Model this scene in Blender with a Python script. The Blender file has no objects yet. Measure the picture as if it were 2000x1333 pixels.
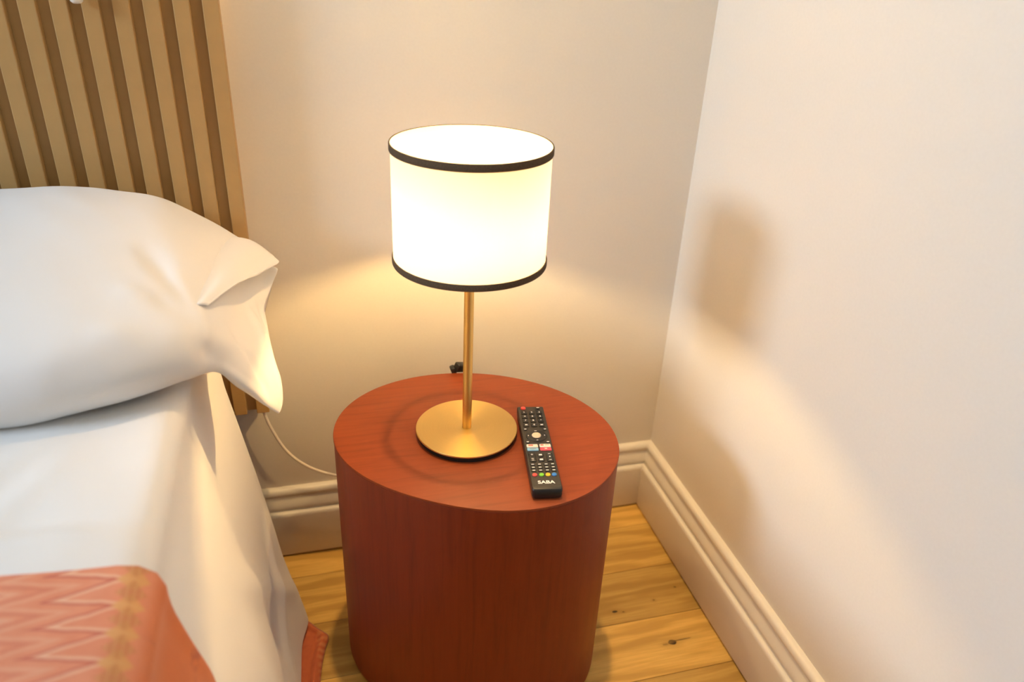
import bpy, bmesh, math, random
from mathutils import Vector, Matrix, noise

random.seed(7)
scene = bpy.context.scene
COL = scene.collection

# ---------------------------------------------------------------- camera
cd = bpy.data.cameras.new('camera')
cam = bpy.data.objects.new('camera', cd)
COL.objects.link(cam)
CR = Vector((0.965103, -0.258405, 0.042458))
CU = Vector((0.08485, 0.461957, 0.882834))
CW = Vector((0.247742, 0.848423, -0.467762))
cam.matrix_world = Matrix((
    (CR.x, CU.x, -CW.x, -0.663515),
    (CR.y, CU.y, -CW.y, -1.196887),
    (CR.z, CU.z, -CW.z, 1.075136),
    (0, 0, 0, 1)))
cd.sensor_width = 36.0
cd.lens = 26.9565
cd.clip_start = 0.02
cd.dof.use_dof = True
cd.dof.focus_distance = 1.06
cd.dof.aperture_fstop = 3.5
scene.camera = cam

# ---------------------------------------------------------------- world and daylight
world = bpy.data.worlds.new('world')
scene.world = world
world.use_nodes = True
bg = world.node_tree.nodes['Background']
bg.inputs[0].default_value = (0.62, 0.78, 1.0, 1)
bg.inputs[1].default_value = 1.0

def area_light(name, loc, target, sx, sy, power, color):
    d = bpy.data.lights.new(name, 'AREA')
    d.shape = 'RECTANGLE'; d.size = sx; d.size_y = sy
    d.energy = power; d.color = color
    o = bpy.data.objects.new(name, d); COL.objects.link(o)
    o.location = loc
    o.rotation_euler = (Vector(target) - Vector(loc)).to_track_quat('-Z', 'Z').to_euler()
    return o
# daylight entering by the window in the wall on the far side of the bed
WINDOW_C = (-4.56, -1.46, 2.42)
area_light('window_daylight', WINDOW_C, (0, WINDOW_C[1], WINDOW_C[2]), 0.70, 1.00, 162.0, (0.60, 0.78, 1.0))
# recessed ceiling downlight over the bedside table
sd = bpy.data.lights.new('downlight_lamp', 'SPOT')
sd.energy = 190.0; sd.color = (1.0, 0.64, 0.28); sd.shadow_soft_size = 0.045
sd.spot_size = math.radians(35); sd.spot_blend = 1.0
so = bpy.data.objects.new('downlight_lamp', sd); COL.objects.link(so)
DOWN = (-0.445, -0.290, 3.085)
so.location = DOWN
so.rotation_euler = (Vector((-0.33, -0.26, 0.0)) - Vector(DOWN)).to_track_quat('-Z', 'Y').to_euler()

BULB_STRENGTH = 2950.0
BULB_COLOR = (1.0, 0.665, 0.275)
LED_STRENGTH = 22.0

scene.cycles.sample_clamp_indirect = 60.0      # keep the light the shade passes on
vs = scene.view_settings
scene.display_settings.display_device = 'sRGB'
vs.view_transform = 'Standard'
vs.look = 'None'
vs.exposure = -0.20
vs.gamma = 1.0
vs.use_curve_mapping = False

# ================================================================ helpers
def new_obj(name, me, mat=None, parent=None, smooth=True, loc=None):
    o = bpy.data.objects.new(name, me)
    COL.objects.link(o)
    if mat is not None and not me.materials:
        me.materials.append(mat)
    if smooth:
        for p in me.polygons:
            p.use_smooth = True
    if parent is not None:
        o.parent = parent
    if loc is not None:
        o.location = loc
    return o

def from_bm(name, bm, mat=None, parent=None, smooth=True, loc=None, sharp=None):
    bmesh.ops.recalc_face_normals(bm, faces=bm.faces[:])
    if sharp is not None:
        for e in bm.edges:
            if len(e.link_faces) == 2 and e.calc_face_angle(0) > sharp:
                e.smooth = False
    me = bpy.data.meshes.new(name)
    bm.to_mesh(me); bm.free()
    return new_obj(name, me, mat, parent, smooth, loc)

def empty(name, loc=(0, 0, 0), rz=0.0):
    o = bpy.data.objects.new(name, None)
    o.empty_display_size = 0.05
    COL.objects.link(o)
    o.location = loc; o.rotation_euler = (0, 0, rz)
    return o

def tag(o, label=None, category=None, group=None, kind=None):
    if label: o['label'] = label
    if category: o['category'] = category
    if group: o['group'] = group
    if kind: o['kind'] = kind
    return o

def bm_box(x0, x1, y0, y1, z0, z1, bevel=0.0, seg=2):
    bm = bmesh.new()
    vs_ = [bm.verts.new(c) for c in ((x0,y0,z0),(x1,y0,z0),(x1,y1,z0),(x0,y1,z0),(x0,y0,z1),(x1,y0,z1),(x1,y1,z1),(x0,y1,z1))]
    for f in ((0,3,2,1),(4,5,6,7),(0,1,5,4),(1,2,6,5),(2,3,7,6),(3,0,4,7)):
        bm.faces.new([vs_[i] for i in f])
    if bevel > 0:
        bmesh.ops.bevel(bm, geom=bm.edges[:], offset=bevel, segments=seg, profile=0.5, affect='EDGES')
    return bm

def bm_lathe(profile, n=96, closed=False):
    """profile: list of (r, z), revolved about Z."""
    bm = bmesh.new()
    rings = []
    for r, z in profile:
        if r < 1e-6:
            rings.append([bm.verts.new((0, 0, z))])
        else:
            rings.append([bm.verts.new((r*math.cos(2*math.pi*i/n), r*math.sin(2*math.pi*i/n), z)) for i in range(n)])
    pairs = list(zip(rings[:-1], rings[1:]))
    if closed: pairs.append((rings[-1], rings[0]))
    for a, b in pairs:
        for i in range(n):
            j = (i+1) % n
            if len(a) == 1 and len(b) == 1: continue
            if len(a) == 1: bm.faces.new((a[0], b[i], b[j]))
            elif len(b) == 1: bm.faces.new((a[i], a[j], b[0]))
            else: bm.faces.new((a[i], a[j], b[j], b[i]))
    return bm

def catmull(P, t):
    n = len(P) - 1
    t = min(max(t, 0.0), 1.0) * n
    i = min(int(t), n-1); f = t - i
    p1, p2 = P[i], P[i+1]
    p0 = P[i-1] if i > 0 else p1*2 - p2
    p3 = P[i+2] if i+2 <= n else p2*2 - p1
    return 0.5*((2*p1) + (p2-p0)*f + (2*p0-5*p1+4*p2-p3)*f*f + (3*p1-p0-3*p2+p3)*f**3)

def bm_tube(pts, r, seg=10, samples=60):
    P = [Vector(p) for p in pts]
    C = [catmull(P, i/(samples-1)) for i in range(samples)]
    bm = bmesh.new(); rings = []
    up = Vector((0.1, 0.2, 1)).normalized()
    for i, c in enumerate(C):
        t = (C[min(i+1, samples-1)] - C[max(i-1, 0)]).normalized()
        a = t.cross(up)
        if a.length < 1e-3: a = t.cross(Vector((1, 0, 0)))
        a.normalize(); b = t.cross(a)
        rings.append([bm.verts.new(c + r*(a*math.cos(2*math.pi*k/seg) + b*math.sin(2*math.pi*k/seg))) for k in range(seg)])
    for A, B in zip(rings[:-1], rings[1:]):
        for k in range(seg):
            bm.faces.new((A[k], A[(k+1) % seg], B[(k+1) % seg], B[k]))
    bm.faces.new(rings[0]); bm.faces.new(rings[-1])
    return bm

def bm_grid(fn, nu, nv, close_v=False):
    """fn(u, v) -> Vector, u, v in 0..1"""
    bm = bmesh.new()
    V = [[bm.verts.new(fn(i/(nu-1), j/(nv-1))) for j in range(nv)] for i in range(nu)]
    for i in range(nu-1):
        for j in range(nv-1):
            bm.faces.new((V[i][j], V[i+1][j], V[i+1][j+1], V[i][j+1]))
    return bm

def add_mod_solidify(o, t, offset=-1):
    m = o.modifiers.new('thickness', 'SOLIDIFY'); m.thickness = t; m.offset = offset
    return m

def sstep(a, b, x):
    if a == b: return 1.0 if x >= b else 0.0
    t = min(max((x-a)/(b-a), 0.0), 1.0)
    return t*t*(3-2*t)

# ---------------------------------------------------------------- materials
class NT:
    def __init__(self, name):
        self.m = bpy.data.materials.new(name); self.m.use_nodes = True
        self.t = self.m.node_tree; self.n = self.t.nodes
        self.b = self.n['Principled BSDF']; self.out = self.n['Material Output']
    def add(self, typ, **kw):
        nd = self.n.new(typ)
        for k, v in kw.items(): setattr(nd, k, v)
        return nd
    def link(self, a, b): self.t.links.new(a, b)
    def set(self, **kw):
        for k, v in kw.items():
            s = self.b.inputs[k.replace('_', ' ')]
            s.default_value = (*v, 1) if isinstance(v, tuple) and len(v) == 3 else v
    def mapping(self, scale=(1, 1, 1), coord='Object', rot=(0, 0, 0), loc=(0, 0, 0)):
        tc = self.add('ShaderNodeTexCoord'); mp = self.add('ShaderNodeMapping')
        mp.inputs['Scale'].default_value = scale; mp.inputs['Rotation'].default_value = rot
        mp.inputs['Location'].default_value = loc
        self.link(tc.outputs[coord], mp.inputs['Vector'])
        return mp.outputs[0]
    def noise(self, vec, scale, detail=4, rough=0.5, dist=0.0):
        nd = self.add('ShaderNodeTexNoise')
        nd.inputs['Scale'].default_value = scale; nd.inputs['Detail'].default_value = detail
        nd.inputs['Roughness'].default_value = rough; nd.inputs['Distortion'].default_value = dist
        if vec is not None: self.link(vec, nd.inputs['Vector'])
        return nd.outputs['Fac']
    def ramp(self, fac, stops):
        nd = self.add('ShaderNodeValToRGB')
        el = nd.color_ramp.elements
        while len(el) < len(stops): el.new(0.5)
        for e, (p, c) in zip(el, stops):
            e.position = p; e.color = (*c, 1) if len(c) == 3 else c
        self.link(fac, nd.inputs[0])
        return nd.outputs[0]
    def math(self, op, a, b=None, clamp=False):
        nd = self.add('ShaderNodeMath', operation=op); nd.use_clamp = clamp
        for i, v in enumerate((a, b)):
            if v is None: continue
            if isinstance(v, (int, float)): nd.inputs[i].default_value = v
            else: self.link(v, nd.inputs[i])
        return nd.outputs[0]
    def mix(self, fac, a, b):
        nd = self.add('ShaderNodeMix', data_type='RGBA')
        for s, v in ((nd.inputs[0], fac), (nd.inputs[6], a), (nd.inputs[7], b)):
            if isinstance(v, (int, float)): s.default_value = v
            elif isinstance(v, tuple): s.default_value = (*v, 1)
            else: self.link(v, s)
        return nd.outputs[2]
    def bump(self, h, strength=0.2, dist=0.001):
        nd = self.add('ShaderNodeBump')
        nd.inputs['Strength'].default_value = strength; nd.inputs['Distance'].default_value = dist
        self.link(h, nd.inputs['Height']); self.link(nd.outputs[0], self.b.inputs['Normal'])

def mat_plain(name, col, rough=0.5, metal=0.0, spec=0.5, nscale=0, namp=0.0, bump=0.0):
    t = NT(name); t.set(Base_Color=col, Roughness=rough, Metallic=metal); t.b.inputs['Specular IOR Level'].default_value = spec
    if nscale:
        f = t.noise(t.mapping(), nscale, 3)
        lo = tuple(c*(1-namp) for c in col); hi = tuple(min(1, c*(1+namp)) for c in col)
        t.link(t.ramp(f, [(0.3, lo), (0.7, hi)]), t.b.inputs['Base Color'])
        if bump: t.bump(f, bump, 0.0006)
    return t.m

M = {}
M['wall'] = mat_plain('wall_paint', (0.80, 0.745, 0.645), 0.55, spec=0.3, nscale=240, namp=0.012, bump=0.04)
M['wall_dark'] = mat_plain('bounce_damping_paint', (0.28, 0.19, 0.11), 0.6, spec=0.3, nscale=240, namp=0.012, bump=0.04)  # unseen walls, toned dark to cut the cool bounced daylight
M['ceiling'] = mat_plain('ceiling_paint', (0.82, 0.80, 0.76), 0.8, spec=0.2, nscale=60, namp=0.01)
M['trim'] = mat_plain('trim_paint', (0.80, 0.75, 0.65), 0.38, spec=0.4, nscale=30, namp=0.012)
M['headboard'] = mat_plain('headboard_lacquer', (0.50, 0.30, 0.11), 0.42, spec=0.4, nscale=45, namp=0.03)
M['cable_white'] = mat_plain('white_cable_rubber', (0.86, 0.76, 0.62), 0.4, nscale=80, namp=0.02)
M['black'] = mat_plain('black_plastic', (0.012, 0.010, 0.009), 0.38, nscale=200, namp=0.1)
M['rubber'] = mat_plain('black_rubber_pad', (0.008, 0.007, 0.007), 0.7, nscale=200, namp=0.1)
M['trim_tape'] = mat_plain('dark_fabric_tape', (0.105, 0.070, 0.042), 0.9, spec=0.1, nscale=900, namp=0.25)
M['cream'] = mat_plain('cream_plastic', (0.85, 0.78, 0.66), 0.35, nscale=50, namp=0.01)
M['white_metal'] = mat_plain('white_enamel', (0.8, 0.8, 0.78), 0.4, nscale=50, namp=0.01)

def brass(name, radial):
    t = NT(name)
    t.set(Base_Color=(0.80, 0.50, 0.17), Metallic=1.0, Roughness=0.36)
    t.b.inputs['Anisotropic'].default_value = 0.75
    t.b.inputs['Anisotropic Rotation'].default_value = 0.25 if radial else 0.0
    tg = t.add('ShaderNodeTangent', direction_type='RADIAL', axis='Z')
    t.link(tg.outputs[0], t.b.inputs['Tangent'])
    if radial:
        sep = t.add('ShaderNodeSeparateXYZ'); tc = t.add('ShaderNodeTexCoord'); t.link(tc.outputs['Object'], sep.inputs[0])
        r2 = t.math('SQRT', t.math('ADD', t.math('MULTIPLY', sep.outputs[0], sep.outputs[0]), t.math('MULTIPLY', sep.outputs[1], sep.outputs[1])))
        nd = t.add('ShaderNodeTexNoise', noise_dimensions='1D'); t.link(r2, nd.inputs['W']); nd.inputs['Scale'].default_value = 1800
        t.link(t.ramp(nd.outputs['Fac'], [(0.3, (0.76, 0.50, 0.16)), (0.7, (0.86, 0.59, 0.21))]), t.b.inputs['Base Color'])
    else:
        f = t.noise(t.mapping((1, 1, 400)), 6, 2)
        t.link(t.ramp(f, [(0.3, (0.75, 0.49, 0.16)), (0.7, (0.84, 0.57, 0.20))]), t.b.inputs['Base Color'])
    return t.m
M['brass_disc'] = brass('brushed_brass_disc', True)
M['brass_pole'] = brass('brushed_brass_pole', False)

def shade_fabric():
    t = NT('lampshade_fabric')
    d = t.add('ShaderNodeBsdfDiffuse'); tr = t.add('ShaderNodeBsdfTranslucent'); mx = t.add('ShaderNodeMixShader')
    d.inputs[0].default_value = (0.80, 0.76, 0.68, 1)
    f = t.noise(t.mapping((1, 1, 1)), 700, 2)
    t.link(t.ramp(f, [(0.3, (0.31, 0.275, 0.25)), (0.7, (0.335, 0.295, 0.27))]), tr.inputs[0])
    mx.inputs[0].default_value = 0.5
    t.link(d.outputs[0], mx.inputs[1]); t.link(tr.outputs[0], mx.inputs[2]); t.link(mx.outputs[0], t.out.inputs[0])
    t.n.remove(t.b)
    return t.m
M['shade'] = shade_fabric()

def emitter(name, col, s):
    t = NT(name); e = t.add('ShaderNodeEmission')
    e.inputs[0].default_value = (*col, 1); e.inputs[1].default_value = s
    t.link(e.outputs[0], t.out.inputs[0]); t.n.remove(t.b)
    return t.m
M['bulb'] = emitter('lit_bulb_glass', BULB_COLOR, BULB_STRENGTH)
M['led'] = emitter('warm_led_tape', (1.0, 0.66, 0.26), LED_STRENGTH)
M['led_fill'] = emitter('added_wall_glow_strip', (1.0, 0.64, 0.24), LED_STRENGTH*0.13)

def table_wood():
    t = NT('terracotta_stained_wood')
    v = t.mapping((3.2, 46, 3.2), rot=(0, 0, math.radians(-38)))
    f = t.noise(v, 3.0, 7, 0.62, 0.4)
    g = t.noise(t.mapping((2, 2, 2)), 2.5, 3)
    c1 = t.ramp(f, [(0.30, (0.205, 0.038, 0.009)), (0.5, (0.265, 0.050, 0.012)), (0.72, (0.295, 0.058, 0.014))])
    c2 = t.mix(t.math('MULTIPLY', g, 0.35), c1, (0.235, 0.043, 0.010))
    t.link(c2, t.b.inputs['Base Color'])
    t.set(Roughness=0.48); t.b.inputs['Specular IOR Level'].default_value = 0.3
    t.bump(f, 0.12, 0.0005)
    return t.m
def table_side():
    t = NT('terracotta_shaded_side')  # the top's stain darkened: shade on the sides put into the colour
    f = t.noise(t.mapping((40, 40, 2.2)), 3.0, 7, 0.62, 0.5)
    t.link(t.ramp(f, [(0.30, (0.185, 0.021, 0.004)), (0.5, (0.225, 0.027, 0.005)), (0.72, (0.25, 0.032, 0.006))]), t.b.inputs['Base Color'])
    t.set(Roughness=0.45); t.b.inputs['Specular IOR Level'].default_value = 0.4
    t.bump(f, 0.10, 0.0005)
    return t.m
M['table_top'] = table_wood()
M['table_side'] = table_side()

def oak(name, tone, knots=()):
    """knots: (x, y, rx, ry) in world metres"""
    t = NT(name)
    oi = t.add('ShaderNodeObjectInfo')
    geo = t.add('ShaderNodeNewGeometry')
    off = t.add('ShaderNodeVectorMath', operation='SCALE'); off.inputs[0].default_value = (13.1, 7.7, 3.3)
    t.link(oi.outputs['Random'], off.inputs['Scale'])
    ad = t.add('ShaderNodeVectorMath', operation='ADD'); t.link(geo.outputs['Position'], ad.inputs[0]); t.link(off.outputs[0], ad.inputs[1])
    mp = t.add('ShaderNodeMapping'); mp.inputs['Scale'].default_value = (1.0, 7.0, 1.0); t.link(ad.outputs[0], mp.inputs[0])
    warp = t.noise(mp.outputs[0], 3.2, 2, 0.5)
    fig = t.add('ShaderNodeTexWave', wave_type='BANDS', bands_direction='Y')
    fig.inputs['Scale'].default_value = 1.15; fig.inputs['Distortion'].default_value = 13.0
    fig.inputs['Detail'].default_value = 4; fig.inputs['Detail Scale'].default_value = 1.3; fig.inputs['Detail Roughness'].default_value = 0.62
    t.link(mp.outputs[0], fig.inputs[0])
    mp2 = t.add('ShaderNodeMapping'); mp2.inputs['Scale'].default_value = (9, 240, 9); t.link(ad.outputs[0], mp2.inputs[0])
    fine = t.noise(mp2.outputs[0], 1.6, 5, 0.6)
    a = tuple(c*tone for c in (0.55, 0.315, 0.070)); b = tuple(c*tone for c in (0.82, 0.525, 0.14)); d = tuple(c*tone for c in (0.71, 0.43, 0.102))
    c1 = t.ramp(fig.outputs['Fac'], [(0.12, a), (0.5, d), (0.85, b)])
    c1 = t.mix(0.25, c1, d)
    c2 = t.mix(t.math('MULTIPLY', t.ramp(fine, [(0.38, (1, 1, 1)), (0.60, (0, 0, 0))]), 0.42), c1, a)
    c3 = t.mix(t.math('MULTIPLY', t.ramp(warp, [(0.52, (0, 0, 0)), (0.75, (1, 1, 1))]), 0.40), c2, tuple(c*0.8 for c in a))
    # tone differs from board to board
    hv = t.add('ShaderNodeHueSaturation'); t.link(c3, hv.inputs['Color'])
    mr = t.add('ShaderNodeMapRange'); mr.inputs[3].default_value = 0.82; mr.inputs[4].default_value = 1.08
    t.link(oi.outputs['Random'], mr.inputs[0]); t.link(mr.outputs[0], hv.inputs['Value'])
    col = hv.outputs[0]
    if knots:
        sep = t.add('ShaderNodeSeparateXYZ'); t.link(geo.outputs['Position'], sep.inputs[0])
        wob = t.math('MULTIPLY', t.math('SUBTRACT', t.noise(geo.outputs['Position'], 160, 2), 0.5), 0.5)
        for kx, ky, rx, ry, deep in knots:
            ex = t.math('DIVIDE', t.math('SUBTRACT', sep.outputs[0], kx), rx)
            ey = t.math('DIVIDE', t.math('SUBTRACT', sep.outputs[1], ky), ry)
            r = t.math('ADD', t.math('SQRT', t.math('ADD', t.math('MULTIPLY', ex, ex), t.math('MULTIPLY', ey, ey))), wob)
            halo = t.ramp(r, [(0.0, (0.75, 0.75, 0.75)), (1.0, (0, 0, 0))])
            # ring lines and a dark heart
            hal2 = t.math('DIVIDE', r, 3.2)
            t2 = t.ramp(hal2, [(0.0, (0.55, 0.55, 0.55)), (0.95, (0, 0, 0))])
            col = t.mix(t2, col, tuple(c*0.86 for c in a))
            core = t.ramp(r, [(0.80, (1, 1, 1)), (1.0, (0, 0, 0))])
            col = t.mix(t.math('MULTIPLY', core, deep), col, (0.022, 0.011, 0.004))
    t.link(col, t.b.inputs['Base Color'])
    t.set(Roughness=0.42); t.b.inputs['Specular IOR Level'].default_value = 0.4
    t.bump(fine, 0.10, 0.0004)
    return t.m
M['oak'] = oak('oak_board', 1.0)
M['oak_dark'] = oak('oak_board_brown', 0.72, [(-0.181, -0.293, 0.0055, 0.0028, 0.9), (-0.166, -0.297, 0.0026, 0.0018, .5), (-0.1, -0.283, 0.0025, 0.002, .45), (-0.047, -0.262, 0.003, 0.0025, .5), (-0.19, -0.219, 0.0018, 0.0014, .6)])
M['oak_knot'] = oak('oak_board_knotted', 1.04, [(-0.1085, -0.3795, 0.0085, 0.0056, 1.0), (-0.090, -0.3775, 0.019, 0.0014, 0.6), (-0.122, -0.381, 0.006, 0.002, .35)])
M['joint'] = mat_plain('floor_joint', (0.10, 0.05, 0.018), 0.8, nscale=50, namp=0.1)

def linen(name, col, rough=0.85, weave=1400, bumpd=0.25, sheen=0.15):
    t = NT(name)
    v = t.mapping()
    f = t.noise(v, weave, 2)
    g = t.noise(v, 9, 3)
    lo = tuple(c*0.975 for c in col)
    t.link(t.ramp(g, [(0.3, lo), (0.7, col)]), t.b.inputs['Base Color'])
    t.set(Roughness=rough); t.b.inputs['Specular IOR Level'].default_value = 0.2
    t.b.inputs['Sheen Weight'].default_value = sheen
    t.bump(f, bumpd, 0.0003)
    return t.m
M['sheet'] = linen('white_cotton_sheet', (0.84, 0.81, 0.775))
M['pillow'] = linen('white_cotton_pillowcase', (0.80, 0.775, 0.75))

def throw_mat():
    """Woven terracotta cloth: zigzag rows across the bed, a row of ochre lozenges along the bed's edge."""
    t = NT('terracotta_zigzag_cloth')
    tc = t.add('ShaderNodeUVMap'); tc.uv_map = 'cloth'
    sep = t.add('ShaderNodeSeparateXYZ'); t.link(tc.outputs[0], sep.inputs[0])
    U, V = sep.outputs[0], sep.outputs[1]     # metres: U across (0 at the bed's edge, negative towards its middle), V along
    P = 0.0265
    ph = t.math('DIVIDE', V, P)
    tri = t.math('ABSOLUTE', t.math('SUBTRACT', t.math('FRACT', ph), 0.5))            # 0 .. 0.5
    wig = t.math('MULTIPLY', t.math('SUBTRACT', t.noise(tc.outputs[0], 45, 2), 0.5), 0.016)
    zz = t.math('ADD', t.math('MULTIPLY', tri, 0.100), wig)                           # amplitude in metres
    s = t.math('ADD', U, zz)
    def line(center, w, soft=1.6):
        d = t.math('ABSOLUTE', t.math('SUBTRACT', s, center))
        return t.ramp(t.math('DIVIDE', d, w*soft), [(0.25, (1, 1, 1)), (1.0, (0, 0, 0))])
    soft = t.noise(tc.outputs[0], 30, 3)
    grain = t.noise(tc.outputs[0], 900, 2)
    col = t.ramp(soft, [(0.3, (0.73, 0.235, 0.115)), (0.7, (0.80, 0.30, 0.16))])  # paler, pinker top has the daylight wash put into its colour
    dark = (0.56, 0.11, 0.065); pale = (0.82, 0.46, 0.29)
    for c, w, cc, k in ((0.011, 0.0045, pale, .85), (0.0, 0.0035, dark, .85), (-0.030, 0.006, pale, .35), (-0.047, 0.005, dark, .35),
                        (-0.070, 0.006, pale, .45), (-0.082, 0.005, dark, .40), (-0.125, 0.006, pale, .5), (-0.138, 0.006, dark, .5),
                        (-0.180, 0.007, pale, .5), (-0.195, 0.005, dark, .45), (-0.25, 0.008, pale, .5), (-0.27, 0.006, dark, .5), (-0.33, 0.008, pale, .5), (-0.42, 0.008, dark, .5)):
        m = t.math('MULTIPLY', line(c, w), k)
        col = t.mix(m, col, cc)
    # ochre points and small striped lozenges in a row along the edge
    dv = t.math('DIVIDE', tri, 0.5)
    du = t.math('DIVIDE', t.math('ABSOLUTE', t.math('SUBTRACT', U, 0.009)), 0.0105)
    loz = t.ramp(t.math('ADD', dv, du), [(0.75, (1, 1, 1)), (1.1, (0, 0, 0))])
    col = t.mix(t.math('MULTIPLY', loz, 0.85), col, (0.76, 0.37, 0.12))
    loz2 = t.ramp(t.math('ADD', t.math('SUBTRACT', 1.0, dv), du), [(0.70, (1, 1, 1)), (1.0, (0, 0, 0))])
    col = t.mix(t.math('MULTIPLY', loz2, 0.65), col, (0.60, 0.235, 0.075))
    stripe = t.ramp(t.math('FRACT', t.math('DIVIDE', U, 0.0042)), [(0.35, (0, 0, 0)), (0.5, (1, 1, 1)), (0.65, (0, 0, 0))])
    col = t.mix(t.math('MULTIPLY', t.math('MULTIPLY', loz2, stripe), 0.6), col, (0.76, 0.42, 0.17))
    # hanging side: plainer weave, and a deeper colour without that painted daylight wash
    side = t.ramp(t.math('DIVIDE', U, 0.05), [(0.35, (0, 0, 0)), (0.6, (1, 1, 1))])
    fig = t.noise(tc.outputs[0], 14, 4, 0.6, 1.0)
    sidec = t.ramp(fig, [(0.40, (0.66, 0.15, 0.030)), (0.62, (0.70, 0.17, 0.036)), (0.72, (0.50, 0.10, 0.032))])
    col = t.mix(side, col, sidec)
    t.link(col, t.b.inputs['Base Color'])
    t.set(Roughness=0.62); t.b.inputs['Specular IOR Level'].default_value = 0.5
    t.b.inputs['Sheen Weight'].default_value = 0.6; t.b.inputs['Sheen Roughness'].default_value = 0.4
    t.b.inputs['Sheen Tint'].default_value = (1.0, 0.8, 0.74, 1)
    t.bump(grain, 0.25, 0.0004)
    return t.m
M['throw'] = throw_mat()

def valance_mat():
    t = NT('terracotta_woven_hem')
    v = t.mapping()
    fig = t.noise(v, 26, 3, 0.6, 1.2)
    wv = t.add('ShaderNodeTexWave', wave_type='BANDS', bands_direction='Y'); wv.inputs['Scale'].default_value = 24; wv.inputs['Distortion'].default_value = 3
    t.link(v, wv.inputs[0])
    c = t.ramp(fig, [(0.4, (0.50, 0.115, 0.035)), (0.7, (0.42, 0.09, 0.03))])
    sep = t.add('ShaderNodeSeparateXYZ'); t.link(v, sep.inputs[0])
    band = t.ramp(t.math('DIVIDE', t.math('ADD', sep.outputs[0], 0.712), 0.02, clamp=True), [(0.3, (0, 0, 0)), (0.6, (1, 1, 1))])
    c = t.mix(t.math('MULTIPLY', t.math('MULTIPLY', wv.outputs['Fac'], band), 0.45), c, (0.62, 0.27, 0.10))
    t.link(c, t.b.inputs['Base Color']); t.set(Roughness=0.75); t.b.inputs['Sheen Weight'].default_value = 0.2
    return t.m
M['valance'] = valance_mat()

# ================================================================ the room
RX0, RY0, RZ = -4.60, -3.60, 3.10      # room: x RX0..0, y RY0..0

def struct(name, bm, mat, label=None, smooth=False, sharp=None):
    o = from_bm(name, bm, mat, None, smooth, sharp=sharp)
    o['kind'] = 'structure'
    if label: o['label'] = label
    return o

struct('wall_back', bm_box(RX0-0.12, 0.12, 0.0, 0.12, -0.02, RZ), M['wall'], 'warm cream painted wall behind the bed and lamp')
struct('wall_right', bm_box(0.0, 0.12, RY0, 0.0, -0.02, RZ), M['wall'], 'pale painted wall running along the right')
struct('wall_front', bm_box(RX0-0.12, 0.12, RY0-0.12, RY0, -0.02, RZ), M['wall_dark'], 'plain painted wall behind the viewer')
struct('ceiling', bm_box(RX0-0.12, 0.12, RY0-0.12, 0.12, RZ, RZ+0.1), M['ceiling'], 'plain white ceiling')
# left wall with the window opening 
WY0, WY1, WZ0, WZ1 = -1.86, -1.06, 1.87, 2.97
bm = bmesh.new()
for b in ((RX0-0.12, RX0, RY0, WY0, -0.02, RZ), (RX0-0.12, RX0, WY1, 0.0, -0.02, RZ),
          (RX0-0.12, RX0, WY0, WY1, -0.02, WZ0), (RX0-0.12, RX0, WY0, WY1, WZ1, RZ)):
    t_ = bm_box(*b); me_ = bpy.data.meshes.new('tmp'); t_.to_mesh(me_); t_.free(); bm.from_mesh(me_); bpy.data.meshes.remove(me_)
struct('wall_left', bm, M['wall_dark'], 'painted wall on the far side of the bed with a window')
bm = bmesh.new()
for b in ((RX0-0.10, RX0-0.06, WY0, WY0+0.02, WZ0, WZ1), (RX0-0.10, RX0-0.06, WY1-0.02, WY1, WZ0, WZ1),
          (RX0-0.10, RX0-0.06, WY0, WY1, WZ0, WZ0+0.02), (RX0-0.10, RX0-0.06, WY0, WY1, WZ1-0.02, WZ1)):
    t_ = bm_box(*b); me_ = bpy.data.meshes.new('tmp'); t_.to_mesh(me_); t_.free(); bm.from_mesh(me_); bpy.data.meshes.remove(me_)
struct('window_1', bm, M['trim'], 'small white framed window in the left wall')

# recessed downlight in the ceiling
dl = empty('ceiling_downlight', (DOWN[0], DOWN[1], RZ))
tag(dl, 'small round recessed ceiling light above the bedside table', 'light')
from_bm('trim_ring', bm_lathe([(0.046, -0.004), (0.050, -0.005), (0.058, -0.003), (0.059, 0.0), (0.047, 0.0)], 48, closed=True), M['white_metal'], dl, sharp=0.6)

# floor: sub floor plus one object for each oak board
floor = struct('floor', bm_box(RX0-0.05, 0.05, RY0-0.05, 0.05, -0.03, -0.004), M['joint'], 'oak board floor laid parallel to the back wall')
PW = 0.1178
rows = []
y_top = -0.0850 + PW
k = 0
mesh_cache = {}
while y_top > RY0:
    y1 = min(y_top, 0.0); y0 = max(y_top - PW, RY0)
    yc = (y_top - PW*0.5)
    x = RX0 - random.uniform(0, 1.2)
    if k in (2, 3): x = RX0 - 0.35*k
    while x < 0:
        L = random.choice((1.2, 1.5, 1.8)) if k not in (1, 2, 3) else 1.5
        a, b = max(x, RX0), min(x + L, 0.0)
        if k in (1, 2, 3) and b > -1.5: b = 0.0; 
        if b - a > 0.03:
            mat = M['oak']
            if b > -0.05 and k == 2: mat = M['oak_dark']
            if b > -0.05 and k == 3: mat = M['oak_knot']
            g = 0.00035
            bm = bm_box(a+g, b-g, y0+g, y1-g, -0.006, random.uniform(-0.0001, 0.0001), 0.0006, 1)
            o = from_bm('floor_board', bm, mat, floor, smooth=False)
        if b >= 0.0: break
        x += L
    y_top -= PW
    k += 1

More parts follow.
